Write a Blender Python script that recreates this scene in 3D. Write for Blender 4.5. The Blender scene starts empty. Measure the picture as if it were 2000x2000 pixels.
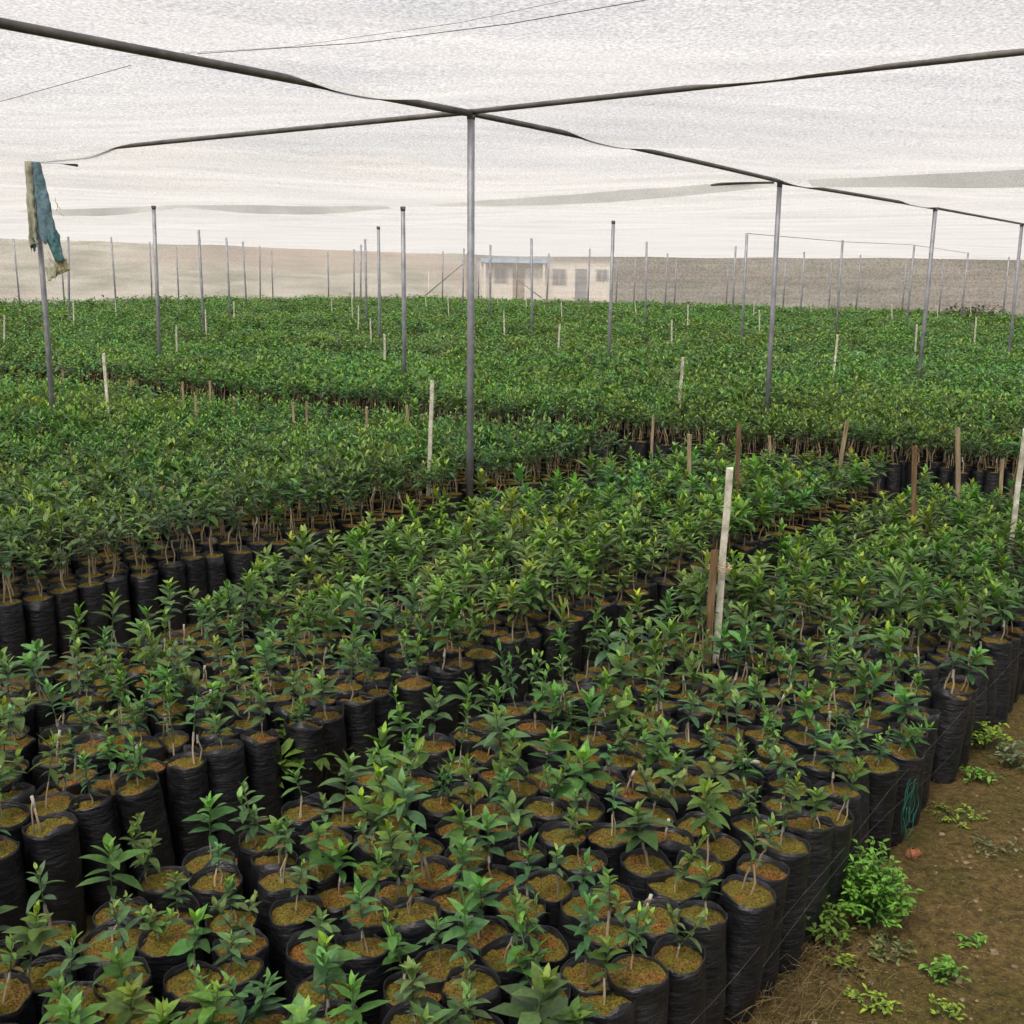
import bpy, math, random
import numpy as np
from mathutils import Vector, Matrix, Euler
S = bpy.context.scene
COL = S.collection
R = math.radians

# ------------------------------------------------------------------ camera, light, exposure
F = 2087.; PITCH = R(12.18); ROLL = R(.82); HC = 1.75
cam_d = bpy.data.cameras.new('camera'); cam = bpy.data.objects.new('camera', cam_d); COL.objects.link(cam)
cam_d.sensor_width = 36; cam_d.lens = 36*F/2000; cam_d.clip_end = 800; cam_d.clip_start = .05
cam.matrix_world = Matrix.Translation((0, 0, HC)) @ Matrix.Rotation(R(90)-PITCH, 4, 'X') @ Matrix.Rotation(ROLL, 4, 'Z')
S.camera = cam
w = bpy.data.worlds.new('World'); S.world = w; w.use_nodes = True
nt = w.node_tree; bg = nt.nodes['Background']; sky = nt.nodes.new('ShaderNodeTexSky')
sky.sky_type = 'NISHITA'; sky.sun_disc = False; sky.sun_elevation = R(58); sky.sun_rotation = R(210)
sky.air_density = .6; sky.dust_density = 6; sky.ozone_density = .6
nt.links.new(sky.outputs[0], bg.inputs[0]); bg.inputs[1].default_value = .15
sd = bpy.data.lights.new('sun', 'SUN'); sd.energy = 1.5; sd.angle = R(14); sd.color = (1, .965, .9)
sun = bpy.data.objects.new('sun', sd); COL.objects.link(sun); sun.rotation_euler = Vector((-math.cos(R(58))*math.sin(R(30)), -math.cos(R(58))*math.cos(R(30)), math.sin(R(58)))).to_track_quat('Z', 'Y').to_euler()
S.view_settings.view_transform = 'Standard'; S.view_settings.look = 'None'; S.view_settings.gamma = 1
S.view_settings.exposure = .74
S.cycles.use_denoising = True
S.cycles.max_bounces = 10; S.cycles.diffuse_bounces = 4; S.cycles.transparent_max_bounces = 12
S.cycles.transmission_bounces = 6; S.cycles.sample_clamp_indirect = 6; S.cycles.caustics_reflective = False

# ------------------------------------------------------------------ survey: photo pixel -> world
def at(px, py, z=None, depth=None):
    x = (px-1000)/F; y = -(py-1000)/F; c, s = math.cos(ROLL), math.sin(ROLL)
    X = c*x-s*y; Y = s*x+c*y
    d = np.array([X, math.cos(PITCH)+Y*math.sin(PITCH), -math.sin(PITCH)+Y*math.cos(PITCH)])
    t = (z-HC)/d[2] if z is not None else depth/d[1]
    return d*t+np.array([0, 0, HC])
def proj(p):
    p = np.atleast_2d(np.asarray(p, float)); X = p[:, 0]; Y = p[:, 1]; Z = p[:, 2]-HC
    yc = Y*math.sin(PITCH)+Z*math.cos(PITCH); zc = Y*math.cos(PITCH)-Z*math.sin(PITCH)
    zc = np.maximum(zc, .05)
    x = X/zc; y = yc/zc; c, s = math.cos(ROLL), math.sin(ROLL)
    return 1000+F*(c*x+s*y), 1000-F*(-s*x+c*y), zc
P0 = np.array([-.294, 7.258]); U = np.array([2.901, 3.685]); V = np.array([-3.998, 2.656])   # post grid
MI = np.linalg.inv(np.array([U, V]).T)
def lat(x, y):
    a = x-P0[0]; b = y-P0[1]
    return MI[0, 0]*a+MI[0, 1]*b, MI[1, 0]*a+MI[1, 1]*b
def wor(i, j): return P0[0]+i*U[0]+j*V[0], P0[1]+i*U[1]+j*V[1]
AU = math.atan2(U[1], U[0]); AV = math.atan2(V[1], V[0])

# ------------------------------------------------------------------ noise and geometry helpers
def hsh(ix, iy, seed=0):
    n = (ix.astype(np.int64)*374761393+iy.astype(np.int64)*668265263+seed*982451653) & 0x7fffffff
    n = ((n ^ (n >> 13))*1274126177) & 0x7fffffff
    return ((n ^ (n >> 16)) & 0xffff)/65535.
def vn(x, y, seed=0):
    x = np.asarray(x, float); y = np.asarray(y, float)
    ix = np.floor(x); iy = np.floor(y); fx = x-ix; fy = y-iy; fx = fx*fx*(3-2*fx); fy = fy*fy*(3-2*fy)
    a = hsh(ix, iy, seed); b = hsh(ix+1, iy, seed); c = hsh(ix, iy+1, seed); d = hsh(ix+1, iy+1, seed)
    return (a*(1-fx)+b*fx)*(1-fy)+(c*(1-fx)+d*fx)*fy-.5
def fbm(x, y, seed=0, o=4):
    r = 0; a = 1.
    for k in range(o):
        r = r+a*vn(x*2**k, y*2**k, seed+k); a *= .5
    return r
def sstep(a, b, x):
    t = np.clip((np.asarray(x, float)-a)/(b-a), 0, 1); return t*t*(3-2*t)
def gz(x, y):
    return .36*sstep(13, 44, y)+.012*fbm(np.asarray(x)*1.3, np.asarray(y)*1.3, 5)+.008*fbm(np.asarray(x)*6, np.asarray(y)*6, 9, 3)

class Geo:
    """vertices, face loops, face sizes, material index per face, colour per vertex"""
    def __init__(s):
        s.V = []; s.Lp = []; s.Sz = []; s.M = []; s.C = []; s.n = 0
    def add(s, V, Fc, m=0, c=(1, 1, 1)):
        V = np.asarray(V, float).reshape(-1, 3); s.V.append(V)
        for f in Fc:
            s.Lp.append(np.array(f)+s.n); s.Sz.append(len(f)); s.M.append(m)
        c = np.asarray(c, float)
        s.C.append(np.broadcast_to(c, (len(V), 3)) if c.ndim == 1 else c); s.n += len(V)
        return s
    def arr(s):
        return dict(V=np.concatenate(s.V), L=np.concatenate(s.Lp).astype(np.int64), S=np.array(s.Sz), M=np.array(s.M), C=np.concatenate(s.C))
def mesh_from(name, a, mats, smooth=True):
    me = bpy.data.meshes.new(name)
    me.vertices.add(len(a['V'])); me.vertices.foreach_set('co', a['V'].astype(np.float32).ravel())
    me.loops.add(len(a['L'])); me.loops.foreach_set('vertex_index', a['L'].astype(np.int32))
    me.polygons.add(len(a['S'])); st = np.concatenate([[0], np.cumsum(a['S'])[:-1]]).astype(np.int32)
    me.polygons.foreach_set('loop_start', st); me.polygons.foreach_set('loop_total', a['S'].astype(np.int32))
    for m in mats: me.materials.append(m)
    me.polygons.foreach_set('material_index', a['M'].astype(np.int32))
    me.polygons.foreach_set('use_smooth', np.full(len(a['S']), smooth))
    at_ = me.color_attributes.new('tint', 'FLOAT_COLOR', 'POINT')
    at_.data.foreach_set('color', np.concatenate([a['C'], np.ones((len(a['C']), 1))], 1).astype(np.float32).ravel())
    me.update(calc_edges=True); me.validate()
    return me
def link(name, me, parent=None, **props):
    o = bpy.data.objects.new(name, me); COL.objects.link(o)
    if parent: o.parent = parent
    for k, v in props.items(): o[k] = v
    return o
def empty(name, loc, label, category, group=None, rot=(0, 0, 0)):
    o = bpy.data.objects.new(name, None); COL.objects.link(o); o.location = loc; o.rotation_euler = rot
    o.empty_display_size = .05
    o['label'] = label; o['category'] = category
    if group: o['group'] = group
    return o
def tube(g, pts, rad, seg=8, m=0, c=(1, 1, 1), caps=True):
    pts = [Vector(p) for p in pts]; n = len(pts)
    rad = [rad]*n if np.isscalar(rad) else rad
    Vv = []
    up = None
    for k in range(n):
        d = (pts[min(k+1, n-1)]-pts[max(k-1, 0)]).normalized()
        if up is None: up = Vector((0, 0, 1)) if abs(d.z) < .9 else Vector((1, 0, 0))
        a = d.cross(up).normalized(); b = a.cross(d).normalized(); up = b
        for q in range(seg):
            t = 2*math.pi*q/seg; Vv.append(pts[k]+(a*math.cos(t)+b*math.sin(t))*rad[k])
    Fc = [(k*seg+q, k*seg+(q+1) % seg, (k+1)*seg+(q+1) % seg, (k+1)*seg+q) for k in range(n-1) for q in range(seg)]
    if caps: Fc += [tuple(range(seg))[::-1], tuple((n-1)*seg+q for q in range(seg))]
    return g.add([tuple(v) for v in Vv], Fc, m, c)
def box(g, lo, hi, m=0, c=(1, 1, 1), M=None):
    x0, y0, z0 = lo; x1, y1, z1 = hi
    Vv = np.array([(x, y, z) for z in (z0, z1) for x, y in ((x0, y0), (x1, y0), (x1, y1), (x0, y1))], float)
    if M is not None: Vv = np.array([tuple(M @ Vector(v)) for v in Vv])
    return g.add(Vv, [(3, 2, 1, 0), (4, 5, 6, 7), (0, 1, 5, 4), (1, 2, 6, 5), (2, 3, 7, 6), (3, 0, 4, 7)], m, c)
def gridmesh(X, Y, Z):
    n, m = X.shape
    Vv = np.stack([X, Y, Z], -1).reshape(-1, 3); I = np.arange(n*m).reshape(n, m)
    Fc = np.stack([I[:-1, :-1], I[1:, :-1], I[1:, 1:], I[:-1, 1:]], -1).reshape(-1)
    k = (n-1)*(m-1)
    return dict(V=Vv, L=Fc, S=np.full(k, 4), M=np.zeros(k, int), C=np.ones((n*m, 3)))

# ------------------------------------------------------------------ materials
def mat(name):
    m = bpy.data.materials.new(name); m.use_nodes = True; n = m.node_tree
    return m, n, n.nodes['Principled BSDF'], n.nodes['Material Output']
def N(n, t, **k):
    x = n.nodes.new('ShaderNode'+t)
    for a, b in k.items():
        if a.startswith('i_'):
            x.inputs[a[2:].replace('_', ' ')].default_value = b
        else: setattr(x, a, b)
    return x
def ramp(n, src, stops):
    r = n.nodes.new('ShaderNodeValToRGB'); e = r.color_ramp.elements
    while len(e) < len(stops): e.new(.5)
    for q, (p, c) in zip(e, stops):
        q.position = p; q.color = (*c, 1) if not np.isscalar(c) else (c, c, c, 1)
    n.links.new(src, r.inputs[0]); return r
def coords(n, kind='Object', scale=None):
    if kind == 'World': o = N(n, 'NewGeometry').outputs['Position']
    else: o = N(n, 'TexCoord').outputs[kind]
    if scale:
        mp = N(n, 'Mapping'); mp.inputs['Scale'].default_value = scale; n.links.new(o, mp.inputs[0]); o = mp.outputs[0]
    return o
def noise(n, co, sc, det=4, rough=.5):
    x = N(n, 'TexNoise'); x.inputs['Scale'].default_value = sc; x.inputs['Detail'].default_value = det; x.inputs['Roughness'].default_value = rough
    n.links.new(co, x.inputs['Vector']); return x.outputs['Fac']
def mixc(n, f, a, b, mode='MIX'):
    x = N(n, 'Mix', data_type='RGBA', blend_type=mode)
    if hasattr(f, 'links'): n.links.new(f, x.inputs[0])
    else: x.inputs[0].default_value = f
    for v, s in ((a, x.inputs[6]), (b, x.inputs[7])):
        if hasattr(v, 'links'): n.links.new(v, s)
        else: s.default_value = (*v, 1)
    return x.outputs[2]
def bump(n, h, bsdf, st=.4, dist=.01):
    b = N(n, 'Bump'); b.inputs['Strength'].default_value = st; b.inputs['Distance'].default_value = dist
    n.links.new(h, b.inputs['Height']); n.links.new(b.outputs[0], bsdf.inputs['Normal'])

# leaves: own colour carried per leaf
m_leaf, n, b, out = mat('leaf')
a = N(n, 'Attribute', attribute_name='tint'); nz = noise(n, coords(n, 'World'), 90, 2)
c = mixc(n, 1, a.outputs['Color'], ramp(n, nz, [(.3, .78), (.7, 1.2)]).outputs[0], 'MULTIPLY')
n.links.new(c, b.inputs['Base Color']); b.inputs['Roughness'].default_value = .42; b.inputs['Specular IOR Level'].default_value = .3
tr = N(n, 'BsdfTranslucent'); n.links.new(mixc(n, 1, c, (1.3, 1.5, .55), 'MULTIPLY'), tr.inputs[0])
mx = N(n, 'MixShader'); mx.inputs[0].default_value = .22
n.links.new(b.outputs[0], mx.inputs[1]); n.links.new(tr.outputs[0], mx.inputs[2]); n.links.new(mx.outputs[0], out.inputs[0])
# stems
m_stem, n, b, out = mat('bark')
a = N(n, 'Attribute', attribute_name='tint'); n.links.new(a.outputs['Color'], b.inputs['Base Color']); b.inputs['Roughness'].default_value = .8
# black plastic film
m_bag, n, b, out = mat('black_film')
co = coords(n, 'World'); st = coords(n, 'World', (12, 12, 45)); z1 = noise(n, st, 1.6, 4, .6); z2 = noise(n, co, 22, 3)
n.links.new(mixc(n, ramp(n, noise(n, co, 9, 5, .65), [(.5, 0.), (.72, 1.)]).outputs[0], (.008, .009, .0115), (.022, .022, .022)), b.inputs['Base Color'])
n.links.new(ramp(n, z2, [(.3, .28), (.7, .55)]).outputs[0], b.inputs['Roughness'])
b.inputs['Specular IOR Level'].default_value = .5
ad = N(n, 'Math', operation='ADD'); n.links.new(z1, ad.inputs[0]); n.links.new(z2, ad.inputs[1]); bump(n, ad.outputs[0], b, .55, .012)
# potting soil with moss
m_soil, n, b, out = mat('potting_soil')
co = coords(n, 'World'); cr = noise(n, co, 170, 4, .8); lo = noise(n, co, 6.5, 2); md = noise(n, co, 34, 4, .6)
base = mixc(n, ramp(n, cr, [(.38, 0.), (.66, 1.)]).outputs[0], (.028, .015, .004), (.37, .22, .06))
moss = mixc(n, ramp(n, cr, [(.35, 0.), (.7, 1.)]).outputs[0], (.026, .022, .004), (.31, .25, .04))
red = mixc(n, ramp(n, lo, [(.42, 0.), (.58, 1.)]).outputs[0], base, mixc(n, 1, base, (1.1, .86, .75), 'MULTIPLY'))
ad = N(n, 'Math', operation='ADD'); n.links.new(noise(n, coords(n, 'World', (1.2, .8, 1)), 9, 2), ad.inputs[0]); n.links.new(md, ad.inputs[1])
n.links.new(mixc(n, ramp(n, ad.outputs[0], [(.86/1, 0.), (1., 1.)]).outputs[0], red, moss), b.inputs['Base Color'])
b.inputs['Roughness'].default_value = .95; b.inputs['Specular IOR Level'].default_value = .2; bump(n, cr, b, .8, .008)
# ground
m_gnd, n, b, out = mat('bare_earth')
co = coords(n, 'World'); a1 = noise(n, co, 3.2, 8, .72); a2 = noise(n, co, 34, 8, .78); a3 = noise(n, co, 110, 3, .7)
c1 = mixc(n, ramp(n, a2, [(.34, 0.), (.68, 1.)]).outputs[0], (.045, .028, .009), (.27, .185, .06))
c2 = mixc(n, ramp(n, a2, [(.35, 0.), (.7, 1.)]).outputs[0], (.035, .03, .007), (.19, .155, .034))
cc = mixc(n, ramp(n, a1, [(.44, 0.), (.57, 1.)]).outputs[0], c1, c2)
cc = mixc(n, ramp(n, a3, [(.6, 0.), (.68, 1.)]).outputs[0], cc, (.3, .22, .11))
n.links.new(cc, b.inputs['Base Color']); b.inputs['Roughness'].default_value = .93; b.inputs['Specular IOR Level'].default_value = .25
ad = N(n, 'Math', operation='ADD'); n.links.new(a2, ad.inputs[0]); n.links.new(a3, ad.inputs[1]); bump(n, ad.outputs[0], b, .9, .02)
# galvanised steel
def steel(name, c0, c1, rough=.5, metal=.55):
    m, n, b, out = mat(name)
    co = coords(n, 'World'); z = noise(n, co, 7, 6, .7)
    n.links.new(mixc(n, ramp(n, z, [(.35, 0.), (.7, 1.)]).outputs[0], c0, c1), b.inputs['Base Color'])
    b.inputs['Metallic'].default_value = metal; b.inputs['Roughness'].default_value = rough; bump(n, noise(n, co, 60, 3), b, .2, .002)
    return m
m_steel = steel('galvanised_steel', (.2, .21, .23), (.38, .39, .42), .5, .3)
m_pipe = steel('dull_pipe', (.09, .085, .08), (.2, .185, .17), .55, .3)
def plain(name, c0, c1=None, rough=.8, sc=20, spec=.3, stretch=None, st=.4):
    m, n, b, out = mat(name)
    co = coords(n, 'World', stretch); z = noise(n, co, sc, 5, .65)
    n.links.new(mixc(n, ramp(n, z, [(.35, 0.), (.68, 1.)]).outputs[0], c0, c1 or c0), b.inputs['Base Color'])
    b.inputs['Roughness'].default_value = rough; b.inputs['Specular IOR Level'].default_value = spec; bump(n, z, b, st, .003)
    return m
m_white = plain('weathered_white_plastic', (.36, .34, .25), (.74, .73, .63), .6, 22)
m_wood = plain('old_wood', (.1, .062, .03), (.24, .16, .085), .85, 9, stretch=(6, 6, .7))
m_wood2 = plain('grey_wood', (.2, .15, .085), (.42, .34, .22), .85, 9, stretch=(6, 6, .7))
m_twine = plain('twine', (.45, .33, .2), (.6, .45, .3))
m_wire = plain('wire', (.03, .03, .03), (.09, .085, .08), .6)
m_stone = plain('brick_fragment', (.22, .075, .03), (.4, .17, .085), .9, 60)
m_peb = plain('pebbles', (.14, .1, .05), (.34, .27, .17), .9, 30)
m_dry = plain('dry_grass', (.07, .045, .018), (.25, .19, .09), .85, 30)
m_green = plain('teal_string', (.01, .1, .075), (.02, .19, .13), .6, 30)
m_render = plain('painted_render', (.74, .68, .58), (.84, .79, .7), .9, 1.2)
m_roof = plain('pale_blue_sheet', (.3, .45, .62), (.5, .62, .72), .5, 2)
m_dark = plain('dark_opening', (.2, .2, .2), (.28, .28, .28), .4, 3)
m_door = plain('brown_door', (.3, .23, .16), (.38, .3, .22), .6, 6)
m_frame = plain('window_frame', (.45, .43, .4), (.55, .53, .5), .6)
m_blue = plain('blue_sacking', (.07, .14, .18), (.2, .3, .34), .8, 55)
m_cream = plain('cream_sacking', (.3, .3, .22), (.5, .5, .38), .85, 55)
m_teal = plain('teal_sacking', (.03, .1, .11), (.1, .22, .22), .8, 40)
m_yel = plain('yellow_sacking', (.26, .24, .12), (.45, .42, .26), .8, 40)
# nets
def netmat(name, col, clear, grain=60, thin=.2, stretch=(1, 1, 1), band=None, tl=.72, edge=1.):
    m, n, b, out = mat(name); n.nodes.remove(b)
    co = coords(n, 'World'); g = noise(n, co, grain, 2, .8); lo = noise(n, coords(n, 'World', stretch), 1.0, 4, .6)
    cg = ramp(n, g, [(.34, .56), (.64, 1.06)]).outputs[0]
    c = mixc(n, 1, mixc(n, 1, cg, col, 'MULTIPLY'), ramp(n, lo, [(.3, .84), (.7, 1.05)]).outputs[0], 'MULTIPLY')
    if band:
        bn = noise(n, coords(n, 'World', band), 1, 3, .6); c = mixc(n, 1, c, ramp(n, bn, [(.3, .8), (.7, 1.1)]).outputs[0], 'MULTIPLY')
    t = N(n, 'BsdfTranslucent'); d = N(n, 'BsdfDiffuse'); n.links.new(c, t.inputs[0]); n.links.new(c, d.inputs[0])
    m1 = N(n, 'MixShader'); m1.inputs[0].default_value = tl; n.links.new(d.outputs[0], m1.inputs[1]); n.links.new(t.outputs[0], m1.inputs[2])
    tp = N(n, 'BsdfTransparent'); m2 = N(n, 'MixShader')
    k = N(n, 'MapRange'); k.inputs[1].default_value = .3; k.inputs[2].default_value = .7; k.inputs[3].default_value = clear-thin/2; k.inputs[4].default_value = clear+thin/2
    lw = N(n, 'LayerWeight'); lw.inputs[0].default_value = .5; fr = ramp(n, lw.outputs['Facing'], [(0., 1.), (.95, edge)]).outputs[0]
    mu = N(n, 'Math', operation='MULTIPLY')
    n.links.new(g, k.inputs[0]); n.links.new(k.outputs[0], mu.inputs[0]); n.links.new(fr, mu.inputs[1]); n.links.new(mu.outputs[0], m2.inputs[0]); n.links.new(m1.outputs[0], m2.inputs[1]); n.links.new(tp.outputs[0], m2.inputs[2])
    n.links.new(m2.outputs[0], out.inputs[0]); return m
m_net = netmat('shade_net', (.705, .705, .675), .58, 55, .22, (.35, 2.2, 1), edge=.04)
m_flap = netmat('net_overlap', (.93, .92, .86), .06, 130, .02, edge=.2)
m_wall = netmat('side_net_cloth', (.93, .9, .84), .46, 30, .1, (.2, .2, .6), (.15, .15, 5), .6)
m_wall2 = netmat('side_net_folded', (.6, .565, .5), .17, 14, .1, (.3, .3, .6), (.2, .2, 9), .6)
# hillside beyond
m_hill, n, b, out = mat('dry_hillside')
co = coords(n, 'World', (1, 1, 2)); z = noise(n, co, .35, 6, .65); z2 = noise(n, co, .09, 3)
c = mixc(n, ramp(n, z, [(.4, 0.), (.62, 1.)]).outputs[0], (.44, .41, .33), (.24, .24, .16))
c = mixc(n, ramp(n, z2, [(.5, 0.), (.62, 1.)]).outputs[0], c, (.36, .3, .23))
n.links.new(c, b.inputs['Base Color']); b.inputs['Roughness'].default_value = .95

# ------------------------------------------------------------------ ground and hills
def spread(a, b, c, n, k=3.2):
    t = np.linspace(-1, 1, n); q = np.sinh(k*t)/math.sinh(k)
    return np.where(q < 0, c+q*(c-a), c+q*(b-c))
xs = spread(-140, 140, 1.3, 260, 6.0); ys = spread(-12, 230, 3, 300, 5.5)
X, Y = np.meshgrid(xs, ys, indexing='ij')
g = gridmesh(X, Y, gz(X, Y)); link('ground', mesh_from('ground', g, [m_gnd]), kind='structure', label='bare brown earth path and ground under the netting')
ang = np.radians(np.linspace(-62, 62, 220)); rr = np.linspace(0, 1, 60)
A, Q = np.meshgrid(ang, rr, indexing='ij')
r0 = 52+14*sstep(-.12, .02, A)-10*sstep(.2, .5, A)
RR = r0+Q*110
Z = .2+(RR-r0)*(.17+.05*vn(A*6, A*0, 3))*sstep(0, .1, Q+.03)+2.0*fbm(A*14, RR*.06, 8)*sstep(0, .3, Q)
Z = np.where(Q == 0, -.2, Z)
link('hillside', mesh_from('hillside', gridmesh(RR*np.sin(A), RR*np.cos(A), Z), [m_hill]), kind='structure', label='dry tan hillside rising behind the side netting')

# ------------------------------------------------------------------ post grid heights
TOP = {(0, 0): 2.80, (0, 1): 2.75, (1, 0): 2.73, (2, 0): 2.77, (3, 0): 2.79, (1, 2): 2.74, (1, 1): 2.63, (2, 1): 2.68, (2, 3): 2.69, (3, 6): 2.83, (3, 5): 2.83,
       (3, 4): 2.77, (4, 5): 2.89, (5, 6): 2.93, (2, 2): 2.67, (3, 3): 2.69, (4, 4): 2.75, (6, 5): 2.85, (5, 4): 2.79, (4, 3): 2.72, (3, 2): 2.66,
       (5, 3): 2.76, (4, 2): 2.76, (3, 1): 2.71, (4, 1): 2.75, (5, 2): 2.80, (6, 2): 2.79, (5, 1): 2.81, (7, 2): 2.80, (6, 3): 2.76, (6, 1): 2.76, (7, 1): 2.72, (6, 4): 2.78,
       (8, 1): 2.62, (8, 2): 2.68, (8, 3): 2.74, (8, 4): 2.8, (8, 5): 2.88, (8, 6): 2.96, (8, 7): 2.98, (7, 7): 2.95, (7, 6): 2.93, (6, 7): 2.93, (6, 6): 2.9, (5, 7): 2.9, (4, 7): 2.88, (4, 6): 2.88, (3, 7): 2.86, (8, 0): 2.62}
HT = np.full((14, 14), 2.76)
for (i, j), z in TOP.items(): HT[i+4, j+5] = z
def top(i, j):
    a = np.clip(np.asarray(i, float)+4, 0, 12.999); b = np.clip(np.asarray(j, float)+5, 0, 12.999)
    ia = np.floor(a).astype(int); ib = np.floor(b).astype(int); fa = a-ia; fb = b-ib; fa = fa*fa*(3-2*fa); fb = fb*fb*(3-2*fb)
    return (HT[ia, ib]*(1-fa)+HT[ia+1, ib]*fa)*(1-fb)+(HT[ia, ib+1]*(1-fa)+HT[ia+1, ib+1]*fa)*fb

# ------------------------------------------------------------------ the roof net
ia = np.concatenate([np.arange(-3, 2.2, .014), np.arange(2.2, 7.52, .04)]); ja = np.concatenate([np.arange(-3.2, -1.6, .05), np.arange(-1.6, 2.2, .014), np.arange(2.2, 6.44, .04)])
ia[-1] = 7.5; ja[-1] = 6.4
I, J = np.meshgrid(ia, ja, indexing='ij')
X, Y = wor(I, J)
def hide(px0, px1, line):
    py = {'A': lambda p: 45+p*.193, 'B': lambda p: 316-p*.1045}[line]
    q = [lat(*at(p, py(p), z=2.79)[:2]) for p in (px0, px1)]
    k = 0 if line == 'A' else 1
    return sorted((q[0][k], q[1][k]))
near = 1-sstep(1.2, 3, I)
cell = np.abs(np.sin(math.pi*I))*np.abs(np.sin(math.pi*J))
Zn = top(I, J)+.045-(.022+.07*near)*cell
Zn += .026*near*fbm(J*9+I*2, I*1.2, 21, 3)*(.25+cell)+.03*fbm(I*1.4, J*1.4, 31, 3)*np.minimum(1, cell*2+.15)
Zn += .014*vn(J*22+I*6, I*1.6, 41)*near*(.3+cell)+.012*(1-near)*vn(I*9, J*1.2, 43)
def dip(Z, line, a, b, amt, wd=.13, soft=.17):
    s, t = (I, J) if line == 'A' else (J, I)
    return Z-amt*sstep(a-soft, a, s)*(1-sstep(b, b+soft, s))*np.exp(-(t/wd)**2)
for px0, px1, L, amt in ((675, 705, 'A', .075), (1165, 1185, 'A', .06), (180, 100, 'B', .075), (1495, 1465, 'B', .03)):
    a, b_ = hide(px0, px1, L) if L == 'B' or px0 < 920 else (None, None)
    if a is None:
        a, b_ = sorted(lat(*at(p, 222+(p-920)*.225, z=2.78)[:2])[0] for p in (px0, px1))
    Zn = dip(Zn, L, a, b_, amt)
Zn = dip(Zn, 'A', 1.07, 1.1, .05); Zn = dip(Zn, 'A', 1.8, 1.9, .06)
netobj = link('shade_net', mesh_from('shade_net', gridmesh(X, Y, Zn), [m_net]), label='white translucent shade net stretched overhead across the posts', category='shade net')

# overlap flaps hanging along the second row of posts
def flap(name, label, line, s0, s1, depth_f, off=.0):
    n_ = 90; s = np.linspace(s0, s1, n_); k = np.linspace(0, 1, 5)
    Sx, K = np.meshgrid(s, k, indexing='ij')
    Iv, Jv = (1+off+K*.03, Sx)
    x, y = wor(Iv, Jv); z = top(Iv, Jv)+.02-K*depth_f(Sx)+.01*vn(Sx*12, K*2, 7)
    return link(name, mesh_from(name, gridmesh(x, y, z), [m_flap]), label=label, category='net flap', group='net overlaps hanging below the roof net')
flap('net_flap', 'grey overlap of netting drooping left of the second post of the overhead pipe', 'i', .02, .93, lambda s: .02+.09*np.sin(np.pi*np.clip(s/.93, 0, 1))**.8*(1.1-s*.6))
flap('net_flap', 'grey overlap of netting drooping towards the right edge of the photo', 'i', -1.3, -.05, lambda s: .02+.15*(1-np.exp(s*3.4))+.02*vn(s*5, s*0, 2))
flap('net_flap', 'grey overlap of netting drooping beside the post with the torn blue sack', 'i', 1.08, 2.75, lambda s: .02+.085*np.abs(np.sin(np.pi*(s-1.08)*1.2)), .02)

# side nets
def wallpoint(px, py, i=None, j=None):
    lo, hi = 15., 75.
    for _ in range(50):
        m = (lo+hi)/2; q = at(px, py, depth=m); a, b = lat(q[0], q[1])
        if (a > i if i is not None else b > j): hi = m
        else: lo = m
    return at(px, py, depth=lo)
def sidenet(name, pts, mt, label):
    s = np.linspace(0, 1, 240); k = np.linspace(0, 1, 22)
    Sx, K = np.meshgrid(s, k, indexing='ij')
    (i0, j0), (i1, j1) = pts; Iv = i0+(i1-i0)*Sx; Jv = j0+(j1-j0)*Sx; x, y = wor(Iv, Jv)
    zt = top(Iv, Jv)+.045; zb = gz(x, y)
    d = .06*fbm(Sx*60, K*1.5, 3, 3)+.05*fbm(Sx*8, K*9, 13, 2); dirv = U/np.linalg.norm(U) if i0 == i1 else V/np.linalg.norm(V)
    z = zt+(zb-zt)*K
    return link(name, mesh_from(name, gridmesh(x+d*dirv[0]*K**.3, y+d*dirv[1]*K**.3, z), [mt]), label=label, category='side net')
sidenet('side_net', ((-3, 6.4), (7.5, 6.4)), m_wall, 'pale see-through side netting along the left back edge, dry hillside showing through')
jb = float(lat(*wallpoint(1195, 540, i=7.5)[:2])[1])
sidenet('side_net', ((7.5, 6.4), (7.5, jb)), m_wall, 'thin see-through side netting in front of the pale building')
sidenet('side_net', ((7.5, jb), (7.5, -3.2)), m_wall2, 'grey-brown creased side netting at the right back edge')

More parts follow.
